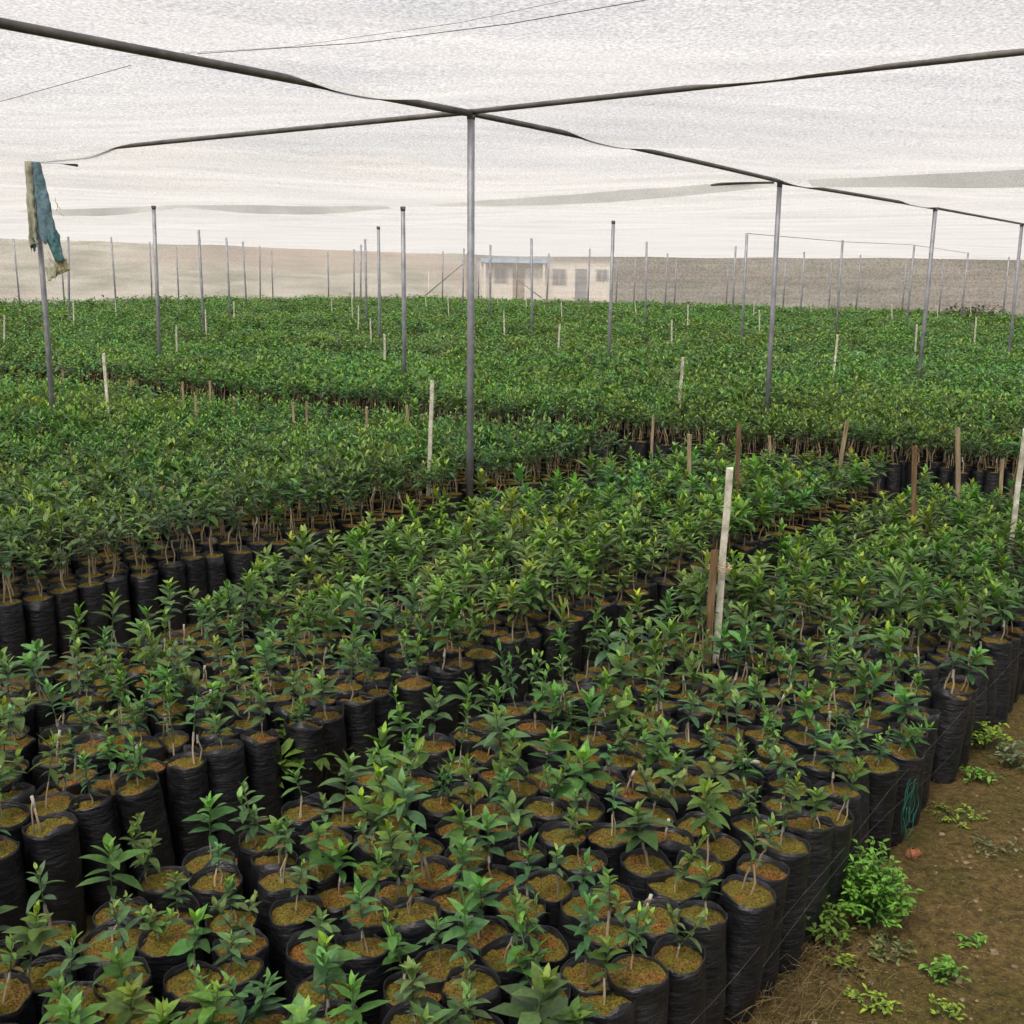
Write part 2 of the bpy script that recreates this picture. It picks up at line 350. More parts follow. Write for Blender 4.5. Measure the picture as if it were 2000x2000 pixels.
# ------------------------------------------------------------------ posts
ORD = ['leftmost', 'second', 'third', 'fourth', 'fifth', 'sixth', 'seventh', 'eighth', 'ninth', 'tenth', 'eleventh', 'twelfth', 'thirteenth', 'fourteenth', 'fifteenth', 'sixteenth', 'seventeenth', 'eighteenth', 'nineteenth', 'twentieth']
ORD += ['twenty-'+x for x in ['first']+ORD[1:9]]+['thirtieth']+['thirty-'+x for x in ['first']+ORD[1:9]]+['fortieth']+['forty-'+x for x in ['first']+ORD[1:9]]+['fiftieth']+['fifty-'+x for x in ['first']+ORD[1:9]]+['sixtieth']
def nth(k): return ORD[k]
PX = [(920, 222, 0, 0), (65, 312, 0, 1), (1523, 358, 1, 0), (1827, 407, 2, 0), (1996, 438, 3, 0), (300, 404, 1, 2), (787, 406, 1, 1), (1198, 433, 2, 1), (388, 449, 2, 3), (26, 466, 3, 6), (217, 463, 3, 5), (442, 464, 3, 4), (474, 471, 4, 5), (507, 480, 5, 6), (739, 444, 2, 2), (713, 467, 3, 3), (705, 478, 4, 4), (865, 491, 6, 5), (906, 485, 5, 4), (958, 478, 4, 3), (1038, 466, 3, 2), (1152, 486, 5, 3), (1263, 472, 4, 2), (1459, 455, 3, 1), (1646, 469, 4, 1), (1437, 481, 5, 2), (1571, 492, 6, 2), (1786, 478, 5, 1), (1681, 498, 7, 2), (1304, 495, 6, 3), (1891, 493, 6, 1), (1971, 502, 7, 1), (1072, 495, 6, 4), (133, 462, 2, 4), (691, 484, 5, 5), (292, 471, 4, 6)]
posts = []
for px, py, i, j in PX:
    gx, gy = wor(i, j); q = at(px, py, depth=gy); posts.append([q[0], gy, gx+(q[0]-gx)*.3, gy, min(q[2], top(i, j)+.03), (i, j)])
for px, py in ((117, 474), (344, 483), (530, 490), (640, 492)):
    q = wallpoint(px, py, j=6.3); posts.append([q[0], q[1], q[0], q[1], q[2], ('w', px)])
for px, py in ((1010, 503), (1206, 505), (1241, 506), (1321, 508), (1423, 508), (1535, 510), (1625, 511), (1770, 512), (1843, 513), (935, 503)):
    q = wallpoint(px, py, i=7.38); posts.append([q[0], q[1], q[0], q[1], q[2]-.03, ('w', px)])
posts.sort(key=lambda p: proj([(p[0], p[1], p[4])])[0][0])
SPECIAL = {(0, 0): 'thick grey steel post in the centre holding the crossing overhead pipes', (0, 1): 'grey steel post at the left with the torn blue sack hanging on it',
           (1, 0): 'grey steel post right of centre at the end of the hanging net overlap', (2, 0): 'tall grey steel post near the right edge with a white stake at its foot',
           (1, 1): 'mid-distance grey steel post just left of the thick centre post', (1, 2): 'mid-distance grey steel post, first to the right of the torn sack'}
for k, (tx, ty, bx, by, tz, key) in enumerate(posts):
    d = by; far = 'slim' if d < 24 else 'thin far'
    lab = SPECIAL.get(key) or f"{far} grey steel post, {nth(k)}{' from the left' if k else ''} of all {'the posts'} along the photo"
    zb = float(gz(bx, by)); e = empty('steel_post', (bx, by, zb), lab, 'post', 'steel posts holding up the shade net')
    r = .0245 if d < 12 else .027; g = Geo(); tube(g, [(0, 0, -.05), ((tx-bx)*.5+.004, 0, (tz-zb)*.5), (tx-bx, 0, tz-zb)], r, 14 if d < 20 else 8)
    link('pipe', mesh_from('pipe', g.arr(), [m_steel]), e)
    if d < 20:
        g = Geo(); tube(g, [(tx-bx, 0, tz-zb-.035), (tx-bx, 0, tz-zb+.002)], r+.003, 12)
        a = AU; L = .03
        tube(g, [(tx-bx-L*math.cos(a), -L*math.sin(a), tz-zb+.0), (tx-bx+L*math.cos(a), L*math.sin(a), tz-zb+.0)], .018, 8)
        link('saddle', mesh_from('saddle', g.arr(), [m_pipe]), e)
    if key == (0, 1):
        g = Geo(); a = AU; tube(g, [(tx-bx-.05, -.03, tz-zb+.012), (tx-bx+.09, .1, tz-zb+.02), (tx-bx+.26, .33, tz-zb-.012)], [.022, .026, .012], 8)
        tube(g, [(tx-bx+.0, 0, tz-zb+.015), (tx-bx-.1, .03, tz-zb+.02)], [.02, .012], 8)
        link('cross_pipe', mesh_from('cross_pipe', g.arr(), [m_pipe]), e)
    if key == (1, 0):
        g = Geo(); tube(g, [(tx-bx-.05, .03, tz-zb+.01), (tx-bx-.3, .22, tz-zb+.035), (tx-bx-.6, .42, tz-zb+.01)], [.012, .028, .01], 8)
        link('cross_pipe', mesh_from('cross_pipe', g.arr(), [m_pipe]), e)

# overhead pipes
def pipe(p, q, rad, label, sag=.0, name='overhead_pipe'):
    g = Geo(); pts = []
    for t in np.linspace(0, 1, 9):
        pts.append(tuple(np.array(p)*(1-t)+np.array(q)*t+np.array([0, 0, -sag*4*t*(1-t)])))
    tube(g, pts, rad, 12)
    return link(name, mesh_from(name, g.arr(), [m_pipe]), label=label, category='pipe', group='overhead pipes under the shade net')
def bp(i, j, dz=0, z=None): x, y = wor(i, j); return (x, y, (float(top(i, j)) if z is None else z)+dz)
c0 = bp(0, 0, .0)
q0 = at(0, 45, z=2.77); d0 = (np.array(q0)-np.array(c0)); q1 = np.array(c0)+d0*1.9
pipe(tuple(q1), c0, .0225, 'thick dark pipe running from the upper left corner to the centre post')
pipe(c0, bp(1, 0, .012), .019, 'dark overhead pipe from the centre post back to the next post on the right', -.012)
pipe(bp(1, 0, .005), bp(2, 0, .0), .019, 'dark overhead pipe between the right-hand posts, partly hidden by netting', -.005)
pipe(bp(2, 0, .005), bp(3, 0, .0), .017, 'farthest thin overhead pipe running to the post at the right edge')
pipe(bp(0, 0, .012), bp(0, 1, .035), .018, 'thin overhead pipe from the centre post towards the post with the sack')
e0 = at(2000, 103, z=2.78); e0 = np.array(c0)+(np.array(e0)-np.array(c0))*1.7
pipe(bp(0, 0, .012), tuple(e0), .0165, 'thin rusty overhead pipe from the centre post to the upper right edge')
def wire(ps, rad, label, name='support_wire', mt=None):
    g = Geo(); tube(g, ps, rad, 5); return link(name, mesh_from(name, g.arr(), [mt or m_wire]), label=label, category='wire')
def netz(x, y):
    i, j = lat(x, y); a = int(np.argmin(abs(ia-i))); b = int(np.argmin(abs(ja-j))); return float(Zn[a, b])
def wl(pxs):
    o = []
    for (x0, y0), (x1, y1) in zip(pxs[:-1], pxs[1:]):
        for t in np.linspace(0, 1, 12, endpoint=False):
            q = at(x0+(x1-x0)*t, y0+(y1-y0)*t, z=2.76)
            for _ in range(3): q = at(x0+(x1-x0)*t, y0+(y1-y0)*t, z=netz(q[0], q[1])-.012)
            o.append(tuple(q))
    return o
wire(wl([(-120, 232), (290, 118)]), .0016, 'thin wire under the net at the upper left, below the thick pipe')
wire(wl([(385, 105), (700, 84), (1000, 46), (1330, -12)]), .0016, 'thin wire under the net running from the thick pipe to the top edge')
wire(wl([(250, 110), (560, 92), (900, 44), (1250, -30)]), .0008, 'faint seam thread in the net above the longer wire')
wire([bp(3, 1, -.01), bp(4, 1, -.03), bp(5, 1, .0), bp(6, 1, -.02)], .005, 'dark wire strung between the far posts at the right')

# braces at the back posts
for a_, b_, lab in (((832, 576), (908, 512), 'slanted brace pipe leaning right against a far post before the pale building'), ((1003, 540), (1058, 582), 'slanted brace pipe falling to the right in front of the pale building')):
    p = wallpoint(*a_, i=7.2); q = wallpoint(*b_, i=7.2); g = Geo(); tube(g, [tuple(p), tuple(q)], .022, 6)
    link('brace_pipe', mesh_from('brace_pipe', g.arr(), [m_steel]), label=lab, category='brace', group='slanted braces of the back posts')

# ------------------------------------------------------------------ building beyond the net
def building():
    L = at(928, 520, depth=60); Rr = at(1200, 520, depth=60); Wd = Rr[0]-L[0]
    zg = .3; zt = at(1000, 500, depth=60)[2]+.25
    e = empty('pale_building', (L[0], 60, zg), 'long low pale rendered building with blue-edged roof seen through the back netting', 'building')
    H = zt-zg
    def X(px): return at(px, 520, depth=60)[0]-L[0]
    def Zp(py): return at(1080, py, depth=60)[2]-zg
    def wallbox(name, x0, x1, y0, y1, z0, z1, m, pr=e):
        g = Geo(); box(g, (x0, y0, z0), (x1, y1, z1)); return link(name, mesh_from(name, g.arr(), [m], False), pr)
    wallbox('wall', 0, Wd, 0, 6, -.3, H, m_render)
    wallbox('pillar', -.5, -.1, -.6, -.2, -.3, H-.2, m_door)
    wallbox('roof', X(940), X(1068), -.5, -.003, H-.62, H-.42, m_roof)
    wallbox('roof', -.4, Wd+.4, -.35, 6.4, H+.003, H+.16, m_roof)
    g = Geo(); 
    wallbox('porch_post', X(945), X(945)+.12, -.45, -.37, -.3, H-.623, m_render); wallbox('porch_post', X(1060), X(1060)+.12, -.45, -.37, -.3, H-.623, m_render)
    for x0, x1, y0, y1 in ((1078, 1106, 524, 554), (1164, 1188, 524, 545), (965, 990, 524, 552)):
        f = wallbox('window', X(x0), X(x1), -.06, -.003, Zp(y1), Zp(y0), m_frame)
        mid = (X(x0)+X(x1))/2
        for u0, u1 in ((X(x0)+.07, mid-.03), (mid+.03, X(x1)-.07)):
            wallbox('pane', u0, u1, -.075, -.062, Zp(y1)+.07, Zp(y0)-.07, m_dark, f)
    wallbox('door', X(1124), X(1146), -.06, -.003, -.1, Zp(524), m_dark)
    wallbox('door', X(1002), X(1024), -.06, -.003, -.1, Zp(526), m_door)
building()

# ------------------------------------------------------------------ seedlings: shapes
rng = np.random.default_rng(7)
G_OLD = np.array([.054, .105, .03]); G_MID = np.array([.125, .215, .036]); G_NEW = np.array([.26, .37, .035])
def leaf_pts(L, Wd, nseg, fold, droop, elev, az, base, twist=0.):
    """a lance-shaped leaf folded on its midrib"""
    t = np.linspace(0, 1, nseg+1); wv = Wd*np.sin(np.pi*np.clip(t*.98+.02, 0, 1)**.8)**.85*(t < 1); wv[0] = Wd*.08
    s = t*L; ang_ = elev-droop*t
    dx = np.concatenate([[0], np.cumsum(np.cos((ang_[1:]+ang_[:-1])/2))])*L/nseg; dz = np.concatenate([[0], np.cumsum(np.sin((ang_[1:]+ang_[:-1])/2))])*L/nseg
    up = np.stack([-np.sin(ang_), 0*t, np.cos(ang_)], 1); mid = np.stack([dx, 0*t, dz], 1); side = np.array([0, 1, 0.])
    cf, sf = math.cos(fold), math.sin(fold)
    wav = 1+.08*np.sin(t*9+az*3)
    Lf = mid+(side*cf+twist*up)*wv[:, None]*wav[:, None]+up*sf*wv[:, None]; Rt = mid-(side*cf+twist*up)*wv[:, None]*wav[:, None]+up*sf*wv[:, None]
    Vv = np.concatenate([Lf, mid, Rt]); c, s_ = math.cos(az), math.sin(az)
    Vv = Vv @ np.array([[c, s_, 0], [-s_, c, 0], [0, 0, 1]])+base
    n1 = nseg+1; Fc = []
    for k in range(nseg):
        Fc += [(k, n1+k, n1+k+1, k+1), (n1+k, 2*n1+k, 2*n1+k+1, n1+k+1)]
    return Vv, Fc
def leaf_low(L, Wd, droop, elev, az, base):
    a1 = elev-droop*.25; a2 = elev-droop*.8
    p1 = np.array([math.cos(a1)*L*.45, 0, math.sin(a1)*L*.45]); p2 = p1+np.array([math.cos(a2)*L*.55, 0, math.sin(a2)*L*.55])
    u = np.array([-math.sin(a1), 0, math.cos(a1)])*Wd*.35
    Vv = np.array([[0, 0, 0], p1+[0, Wd, 0]+u, p2, p1-[0, Wd, 0]+u, p1]); c, s = math.cos(az), math.sin(az)
    Vv = Vv @ np.array([[c, s, 0], [-s, c, 0], [0, 0, 1]])+base
    return Vv, [(0, 4, 2, 1), (0, 3, 2, 4)]
def plant(rg, h, nl, ll, lod, bare=.4, shoots=1, yel=.3, stems=1):
    hue = np.array([rg.uniform(.72, 1.12), rg.uniform(.9, 1.18), rg.uniform(.8, 1.8)]); wk = rg.uniform(.8, 1.2); ll = ll*rg.uniform(.85, 1.15)
    """returns (stem geo, foliage geo); h plant height above soil"""
    gs, gf = Geo(), Geo(); seg = {0: 6, 1: 4, 2: 3}[lod]
    stemc = np.array([.36, .28, .17])
    for st in range(stems):
        a0 = rg.uniform(0, 6.3); bx = .018*math.cos(a0)*(stems > 1); by = .018*math.sin(a0)*(stems > 1)
        hb = h*bare*.9*rg.uniform(.85, 1.1); kx, ky = rg.normal(0, .007, 2)
        pts = [(bx, by, -.02), (bx*.8+kx, by*.8+ky, hb*.5), (bx*.1+kx*.4, by*.1+ky*.4, hb)]
        k = rg.uniform(.6, 1.2)
        tube(gs, pts, [.0034, .003, .0028], seg, 0, stemc*k, False)
        if lod < 2 and rg.random() < .5:    # pale grafting tape
            z0 = hb*.75; tube(gs, [(bx*.3+kx*.6, by*.3+ky*.6, z0), (bx*.2+kx*.5, by*.2+ky*.5, hb+.006)], [.0046, .0038], seg, 0, np.array([.36, .35, .3])*rg.uniform(.6, 1.2), False)
    px_, py_ = pts[-1][0], pts[-1][1]
    for sh in range(shoots):
        lean = rg.uniform(.05, .22) if shoots == 1 else rg.uniform(.25, .6); la = rg.uniform(0, 6.3)+sh*2.4
        hs = (h-hb)*(1 if sh == 0 else rg.uniform(.55, .9)); n_ = max(4, int(nl/shoots)); dirx, diry = math.sin(lean)*math.cos(la), math.sin(lean)*math.sin(la)
        e = np.array([px_+dirx*hs, py_+diry*hs, hb+hs*math.cos(lean)]); s0 = np.array([px_, py_, hb-.004])
        if lod < 2: tube(gs, [tuple(s0), tuple((s0+e)/2), tuple(e)], [.0026, .002, .0012], 5, 0, np.array([.07, .12, .04]), False)
        ph = rg.uniform(0, 6.3); yl = rg.random() < yel
        for k in range(n_):
            t = (k+.5)/n_; base = s0+(e-s0)*(.12+.88*t**.8)
            az = ph+k*2.4+rg.normal(0, .25); el = R(4+66*t**1.5)+rg.normal(0, .2)
            L = ll*(1-.6*max(0, t-.45)/.55)*rg.uniform(.72, 1.22)*(.75 if t < .12 else 1); Wd = L*rg.uniform(.17, .235)*wk
            cmix = G_OLD*(1-t)+G_MID*t if t < .7 else G_MID*(1-(t-.7)/.3)+(G_NEW if yl else G_MID*1.45)*((t-.7)/.3)
            cc_ = cmix*hue*rg.uniform(.6, 1.4)
            if rg.random() < .009: cc_ = np.array([.22, .15, .05])*rg.uniform(.5, 1.2)
            if lod == 0: Vv, Fc = leaf_pts(L, Wd, 6, rg.uniform(.12, .5), rg.uniform(.15, .85), el, az, base, rg.normal(0, .15))
            elif lod == 1: Vv, Fc = leaf_pts(L, Wd, 3, rg.uniform(.12, .5), rg.uniform(.15, .85), el, az, base)
            else: Vv, Fc = leaf_low(L, Wd, rg.uniform(.3, 1.1), el, az, base)
            gf.add(Vv, Fc, 0, cc_)
    return gs, gf
BR = .0665; BH = .33
def brad(z, t, ph, fine):
    c_, s_ = np.cos(t), np.sin(t)
    wr = .13*vn(c_*1.3+ph, s_*1.3+z*9, 3)+.06*vn(c_*3+ph, s_*3+z*45, 5)
    if fine: wr = wr+.035*vn(c_*5+ph, s_*5+z*110, 6)
    return BR*(.97+.05*math.sin(min(1, z/BH*1.1)*math.pi)+wr)
def bag(rg, seg, rings, rim=True, ph=None):
    g = Geo(); ph = rg.uniform(0, 50) if ph is None else ph; zs = np.linspace(0, BH, rings); Vv = []
    th = np.linspace(0, 2*math.pi, seg, endpoint=False)
    rows = [(z, brad(z, th, ph, rings > 3), 0) for z in zs]
    lip = .018*vn(np.cos(th)*2+ph, np.sin(th)*2, 8)+max(0, (ph*7 % 1)-.5)*.05*np.maximum(0, np.cos(th-ph))**2
    if rim: rows += [(BH+.005, rows[-1][1]*.985, 1), (BH+.004, rows[-1][1]*.96, 1), (BH-.022, rows[-1][1]*.92, 0)]
    for z, r_, f in rows:
        for q in range(seg): Vv.append((r_[q]*math.cos(th[q]), r_[q]*math.sin(th[q]), z+(lip[q] if f else 0)))
    n_ = len(rows); Fc = [(k*seg+q, k*seg+(q+1) % seg, (k+1)*seg+(q+1) % seg, (k+1)*seg+q) for k in range(n_-1) for q in range(seg)]
    return g.add(Vv, Fc, 0)
def soil(rg, seg, rings, ph=None):
    g = Geo(); ph = rg.uniform(0, 50) if ph is None else ph; rt = brad(BH, np.linspace(0, 2*math.pi, seg, endpoint=False), ph, True)*.955; Vv = [(0, 0, BH+.004+rg.normal(0, .003))]
    for k in range(1, rings+1):
        for q in range(seg):
            r_ = rt[q]*k/rings; t = 2*math.pi*q/seg; x, y = r_*math.cos(t), r_*math.sin(t)
            Vv.append((x, y, BH-.002-.004*(k/rings)**2+(.011*float(vn(x*55+ph, y*55, 2))+.008*float(vn(x*150+ph, y*150, 4)))*(1 if rings > 2 else .5)))
    Fc = [(0, 1+q, 1+(q+1) % seg) for q in range(seg)]
    for k in range(1, rings):
        a = 1+(k-1)*seg; b = a+seg
        Fc += [(a+q, b+q, b+(q+1) % seg, a+(q+1) % seg) for q in range(seg)]
    return g.add(Vv, Fc, 0)

# ------------------------------------------------------------------ seedlings: where each bag stands
dI = .138/4.69; dJ = .1215/4.80
pts_ = []
def block(i0, i1, j0, j1, tag):
    nj = int(round((j1-j0)/dJ))
    for r_ in range(nj+1):
        j = j0+r_*(j1-j0)/max(nj, 1); ii = np.arange(i0+(r_ % 2)*dI/2, i1, dI)
        pts_.append(np.stack([ii, np.full_like(ii, j), np.full_like(ii, r_), np.full_like(ii, tag)], 1))
block(-1.25, .30, -.775, -.55, 0)      # front bed beside the path
block(-1.35, .39, -.452, -.185, 1)       # second bed
block(-1.3, .37, -.03, 2.9, 2)          # left block
block(.575, 1.70, -1.6, 6.25, 3)          # behind the cross aisle
block(1.745, 7.3, -1.6, 6.25, 4)
Pp = np.concatenate(pts_); rj = np.random.default_rng(11)
Pp[:, 0] += rj.normal(0, .0022, len(Pp)); Pp[:, 1] += rj.normal(0, .0017, len(Pp))
bx, by = wor(Pp[:, 0], Pp[:, 1])
ok = (by > 1.15) & (np.abs(bx) < .5*by+.9)
far_p = np.clip(11/np.maximum(by, .1), 0, 1)**1.15
ok &= rj.random(len(Pp)) < far_p
# holes: weedy gap in the second aisle, some bags missing
hx, hy = at(555, 1560, z=.3)[:2]
ok &= ~(((bx-hx)/.17)**2+((by-hy)/.13)**2 < 1)
ok &= ~((Pp[:, 3] < 3) & (rj.random(len(Pp)) < .018))
ok &= ~((Pp[:, 3] == 1) & (Pp[:, 1] > -.183-.035*(1-sstep(-.75, -.2, Pp[:, 0]))))
for i_, j_, fw in ((0, 0, .42), (0, 1, .5), (1, 0, .5), (1, 1, .6), (1, 2, .6), (2, 0, .5), (2, 1, .5)):
    gx_, gy_ = wor(i_, j_); dn = math.hypot(gx_, gy_); fx, fy = -gx_/dn, -gy_/dn
    u_ = (bx-gx_)*fx+(by-gy_)*fy; v_ = (bx-gx_)*fy-(by-gy_)*fx
    ok &= ~((u_ > -.08) & (u_ < fw) & (np.abs(v_) < .1))
# the cross aisle opens irregularly
ok &= ~((Pp[:, 3] == 3) & (Pp[:, 0] < (.58)+.06*(1-sstep(-.3, .1, Pp[:, 1]))+.06*(vn(Pp[:, 1]*4, Pp[:, 1]*0, 77)+.3)))
ok &= ~((Pp[:, 3] == 4) & (Pp[:, 0] < 1.745+.05*(vn(Pp[:, 1]*3, Pp[:, 1]*0, 78)+.2)))
Pp = Pp[ok]; bx = bx[ok]; by = by[ok]; far_p = far_p[ok]; bz = gz(bx, by)
ppx, ppy, pz = proj(np.stack([bx, by, bz+.32], 1))
n_all = len(Pp); print('bags', n_all)
hgt = np.select([Pp[:, 3] == 0, Pp[:, 3] == 1, Pp[:, 3] == 2], [.155+.095*sstep(2.7, 4.4, by)-.06*sstep(5.5, 8, by), .165+.085*sstep(2.7, 5, by)-.04*sstep(6.5, 9, by), .30], .33)
hgt = hgt*(1+.3*vn(bx*1.1, by*1.1, 60)+.25*vn(bx*.45, by*.45, 66)+rj.normal(0, .17, n_all)); hgt = np.clip(hgt, .09, .5)
bsc = rj.normal(.98, .03, n_all)+.05*vn(bx*2.2, by*2.2, 61)
order = np.argsort(pz); inview = (ppx > -10) & (ppx < 2010) & (ppy < 2040)
ind = [k for k in order if inview[k] and Pp[k, 3] < 2][:300]; isind = np.zeros(n_all, bool); isind[ind] = True

# individual ones: variants of each part, copied
NV = 48; rv = np.random.default_rng(3)
V_bag, V_soil = [], []
for _ in range(14):
    ph_ = rv.uniform(0, 50); V_bag.append(mesh_from('grow_bag', bag(rv, 30, 20, True, ph_).arr(), [m_bag])); V_soil.append(mesh_from('soil', soil(rv, 30, 6, ph_).arr(), [m_soil]))
V_pl = []
KIND = []
for k in range(NV):
    kind = 'bushy' if k % 5 == 0 else 'sparse' if k % 5 == 1 else 'star-shaped' if k % 5 in (2, 3) else 'upright'
    yel = k % 3 == 0
    if kind == 'bushy': a = plant(rv, .2, 32, .062, 0, .2, 3, yel, 1)
    elif kind == 'sparse': a = plant(rv, .17, 11, .055, 0, .45, 1, yel, 2)
    elif kind == 'star-shaped': a = plant(rv, .18, 15, .085, 0, .38, 1, yel, 1+(k % 2))
    else: a = plant(rv, .21, 23, .064, 0, .25, 1+(k % 2), yel, 1)
    V_pl.append((mesh_from('stem', a[0].arr(), [m_stem]), mesh_from('foliage', a[1].arr(), [m_leaf]))); KIND.append((kind, yel))
stub = Geo(); tube(stub, [(0, 0, -.02), (.004, .002, .04), (.012, -.003, .085)], [.0036, .0032, .003], 6, 0, (.32, .26, .17)); tube(stub, [(.008, -.001, .06), (.013, -.003, .088)], .0045, 6, 0, (.38, .36, .31))
tube(stub, [(.02, .01, -.02), (.014, .004, .06), (.011, 0, .075)], [.0026, .0024, .002], 6, 0, (.3, .25, .16))
V_stub = mesh_from('stem', stub.arr(), [m_stem])
rows = {}
for k in ind: rows.setdefault((int(Pp[k, 3]), int(Pp[k, 2])), []).append(k)
cnt = {}
for key, ks in rows.items():
    ks.sort(key=lambda k: Pp[k, 0])
    for q, k in enumerate(ks): cnt[k] = q
bare_f = rj.random(n_all) < .05
def place(k):
    blk, row = int(Pp[k, 3]), int(Pp[k, 2])
    v = int(rj.integers(NV)); kind, yel = KIND[v]
    where = 'from the path edge' if blk == 0 else 'of the second bed'
    nn = 'nearest' if cnt[k] == 0 else nth(cnt[k])
    rw = 'first' if row == 0 else nth(row)
    look = 'bare grafted stub' if bare_f[k] else f"{kind} {'yellow-tipped' if yel else 'green'} seedling"
    lab = f"{look}, {nn} bag of the {rw} row {where}"
    e = empty('potted_seedling', (bx[k], by[k], bz[k]), lab, 'seedling', 'seedlings in black bags nearest the camera', (rj.normal(0, .05), rj.normal(0, .05), rj.uniform(0, 6.28)))
    bs = float(bsc[k])
    vb_ = int(rj.integers(len(V_bag))); b1 = link('grow_bag', V_bag[vb_], e); b1.scale = (rj.uniform(.88, 1.07), rj.uniform(.88, 1.07), bs)
    s1 = link('soil', V_soil[vb_], e); s1.scale = (b1.scale[0], b1.scale[1], bs); dz_ = -abs(rj.normal(0, .006)); s1.location[2] = dz_
    tl = (rj.normal(0, .09), rj.normal(0, .09), rj.uniform(0, 6.28)); zz = BH*bs
    off = (rj.normal(0, .012), rj.normal(0, .012), zz+dz_)
    if bare_f[k]:
        o = link('stem', V_stub, e); o.location = off; o.rotation_euler = tl; o.scale = (1, 1, rj.uniform(.6, 1.2)); return
    sc = float(hgt[k])/.19*rj.uniform(.85, 1.15); sx = (.5+.5*sc)*rj.uniform(.66, 1.04)
    for nm, me in zip(('stem', 'foliage'), V_pl[v]):
        o = link(nm, me, e); o.location = off; o.rotation_euler = tl; o.scale = (sx, sx, sc)
for k in ind: place(k)

# all the rest: one mass, thinner detail with distance
def rotm(ax, ay, az):
    cx, sx, cy, sy, cz, sz = np.cos(ax), np.sin(ax), np.cos(ay), np.sin(ay), np.cos(az), np.sin(az)
    o = np.zeros((len(ax), 3, 3))
    o[:, 0, 0] = cz*cy; o[:, 0, 1] = cz*sy*sx-sz*cx; o[:, 0, 2] = cz*sy*cx+sz*sx
    o[:, 1, 0] = sz*cy; o[:, 1, 1] = sz*sy*sx+cz*cx; o[:, 1, 2] = sz*sy*cx-cz*sx
    o[:, 2, 0] = -sy; o[:, 2, 1] = cy*sx; o[:, 2, 2] = cy*cx
    return o
CH = []
def scatter(arr, mi, ks, zoff, ssx, ssz, tilt, tint, r):
    if len(ks) == 0: return
    n_ = len(ks); M_ = rotm(r.normal(0, tilt, n_), r.normal(0, tilt, n_), r.uniform(0, 6.28, n_))
    sc = np.stack([ssx, ssx, ssz], 1); W = arr['V'][None]*sc[:, None, :]
    W = np.einsum('nij,nvj->nvi', M_, W); W[..., 0] += bx[ks][:, None]; W[..., 1] += by[ks][:, None]; W[..., 2] += (bz[ks]+zoff)[:, None]
    nv = len(arr['V']); Lp = (arr['L'][None]+np.arange(n_)[:, None]*nv).ravel()
    CH.append(dict(V=W.reshape(-1, 3), L=Lp, S=np.tile(arr['S'], n_), M=np.full(n_*len(arr['S']), mi), C=(arr['C'][None]*tint[:, None, :]).reshape(-1, 3)))
rs = np.random.default_rng(23)
rest = np.where(~isind)[0]
lodk = np.digitize(pz[rest], [6.2, 11.])
for lod in (0, 1, 2):
    ks = rest[lodk == lod]; nvr = (14, 16, 14)[lod]
    phs = rs.uniform(0, 50, 6); bgs = [bag(rs, (16, 9, 6)[lod], (7, 3, 2)[lod], lod == 0, p_).arr() for p_ in phs]
    sls = [soil(rs, (16, 9, 6)[lod], (3, 2, 1)[lod], p_).arr() for p_ in phs]
    pl = []
    for v in range(nvr):
        dense = v % 2
        pl.append((plant(rs, .2, (24, 24, 16)[lod]+dense*8, (.074, .078, .09)[lod], (1, 1, 2)[lod], .36, 1+dense, .35, 1+(v % 3 == 0)), v))
    # taller, leafier stock for the back blocks
    plt_ = []
    for v in range(nvr):
        plt_.append((plant(rs, .3, (30, 28, 17)[lod]+v % 6, (.07, .074, .098)[lod], (1, 1, 2)[lod], .42, 3+v % 2, .4, 2), v))
    backb = Pp[ks, 3] >= 2
    vb = rs.integers(6, size=len(ks)); vp = rs.integers(nvr, size=len(ks))
    grow = 1/np.sqrt(far_p[ks]); one = np.ones((len(ks), 3))
    tn = (1.04+.4*vn(bx[ks]*.7, by[ks]*.7, 90)+rs.normal(0, .1, len(ks)))[:, None]*np.stack([1+.4*vn(bx[ks]*.9, by[ks]*.9, 91), np.ones(len(ks)), 1+.3*vn(bx[ks]*.4, by[ks]*.4, 92)], 1)
    backb = Pp[ks, 3] >= 2
    for v in range(6):
        q = vb == v; st = rs.bit_generator.state; scatter(bgs[v], 0, ks[q], 0*bsc[ks][q], np.minimum(grow[q], 1.9)*1.0, bsc[ks][q]*np.where(backb[q], np.where(Pp[ks[q], 3] == 2, 1.0, 1.02), 1.), .03, one[q], rs)
        rs.bit_generator.state = st; scatter(sls[v], 1, ks[q], 0*bsc[ks][q], np.minimum(grow[q], 1.9)*1.0, bsc[ks][q], .03, one[q], rs)
    for v in range(nvr):
        for lib, sel, h0 in ((pl, ~backb, .2), (plt_, backb, .3)):
            q = (vp == v) & sel
            if not q.any(): continue
            (gs_, gf_), _ = lib[v]; kk = ks[q]; sz = hgt[kk]/h0*1.0; sx = (.4+.6*sz)*grow[q]**.75
            st = rs.bit_generator.state
            scatter(gs_.arr(), 2, kk, BH*bsc[kk], sx, sz, .08, one[q], rs)
            rs.bit_generator.state = st
            scatter(gf_.arr(), 3, kk, BH*bsc[kk], sx, sz, .08, tn[q], rs)
tot = 0; Ls = []
for c_ in CH: Ls.append(c_['L']+tot); tot += len(c_['V'])
big = dict(V=np.concatenate([c_['V'] for c_ in CH]), L=np.concatenate(Ls), S=np.concatenate([c_['S'] for c_ in CH]), M=np.concatenate([c_['M'] for c_ in CH]), C=np.concatenate([c_['C'] for c_ in CH]))
print('mass faces', len(big['S']))
link('seedling_crop', mesh_from('seedling_crop', big, [m_bag, m_soil, m_stem, m_leaf]), kind='stuff', label='dense green seedlings in black bags stretching back to the side netting', category='seedlings')

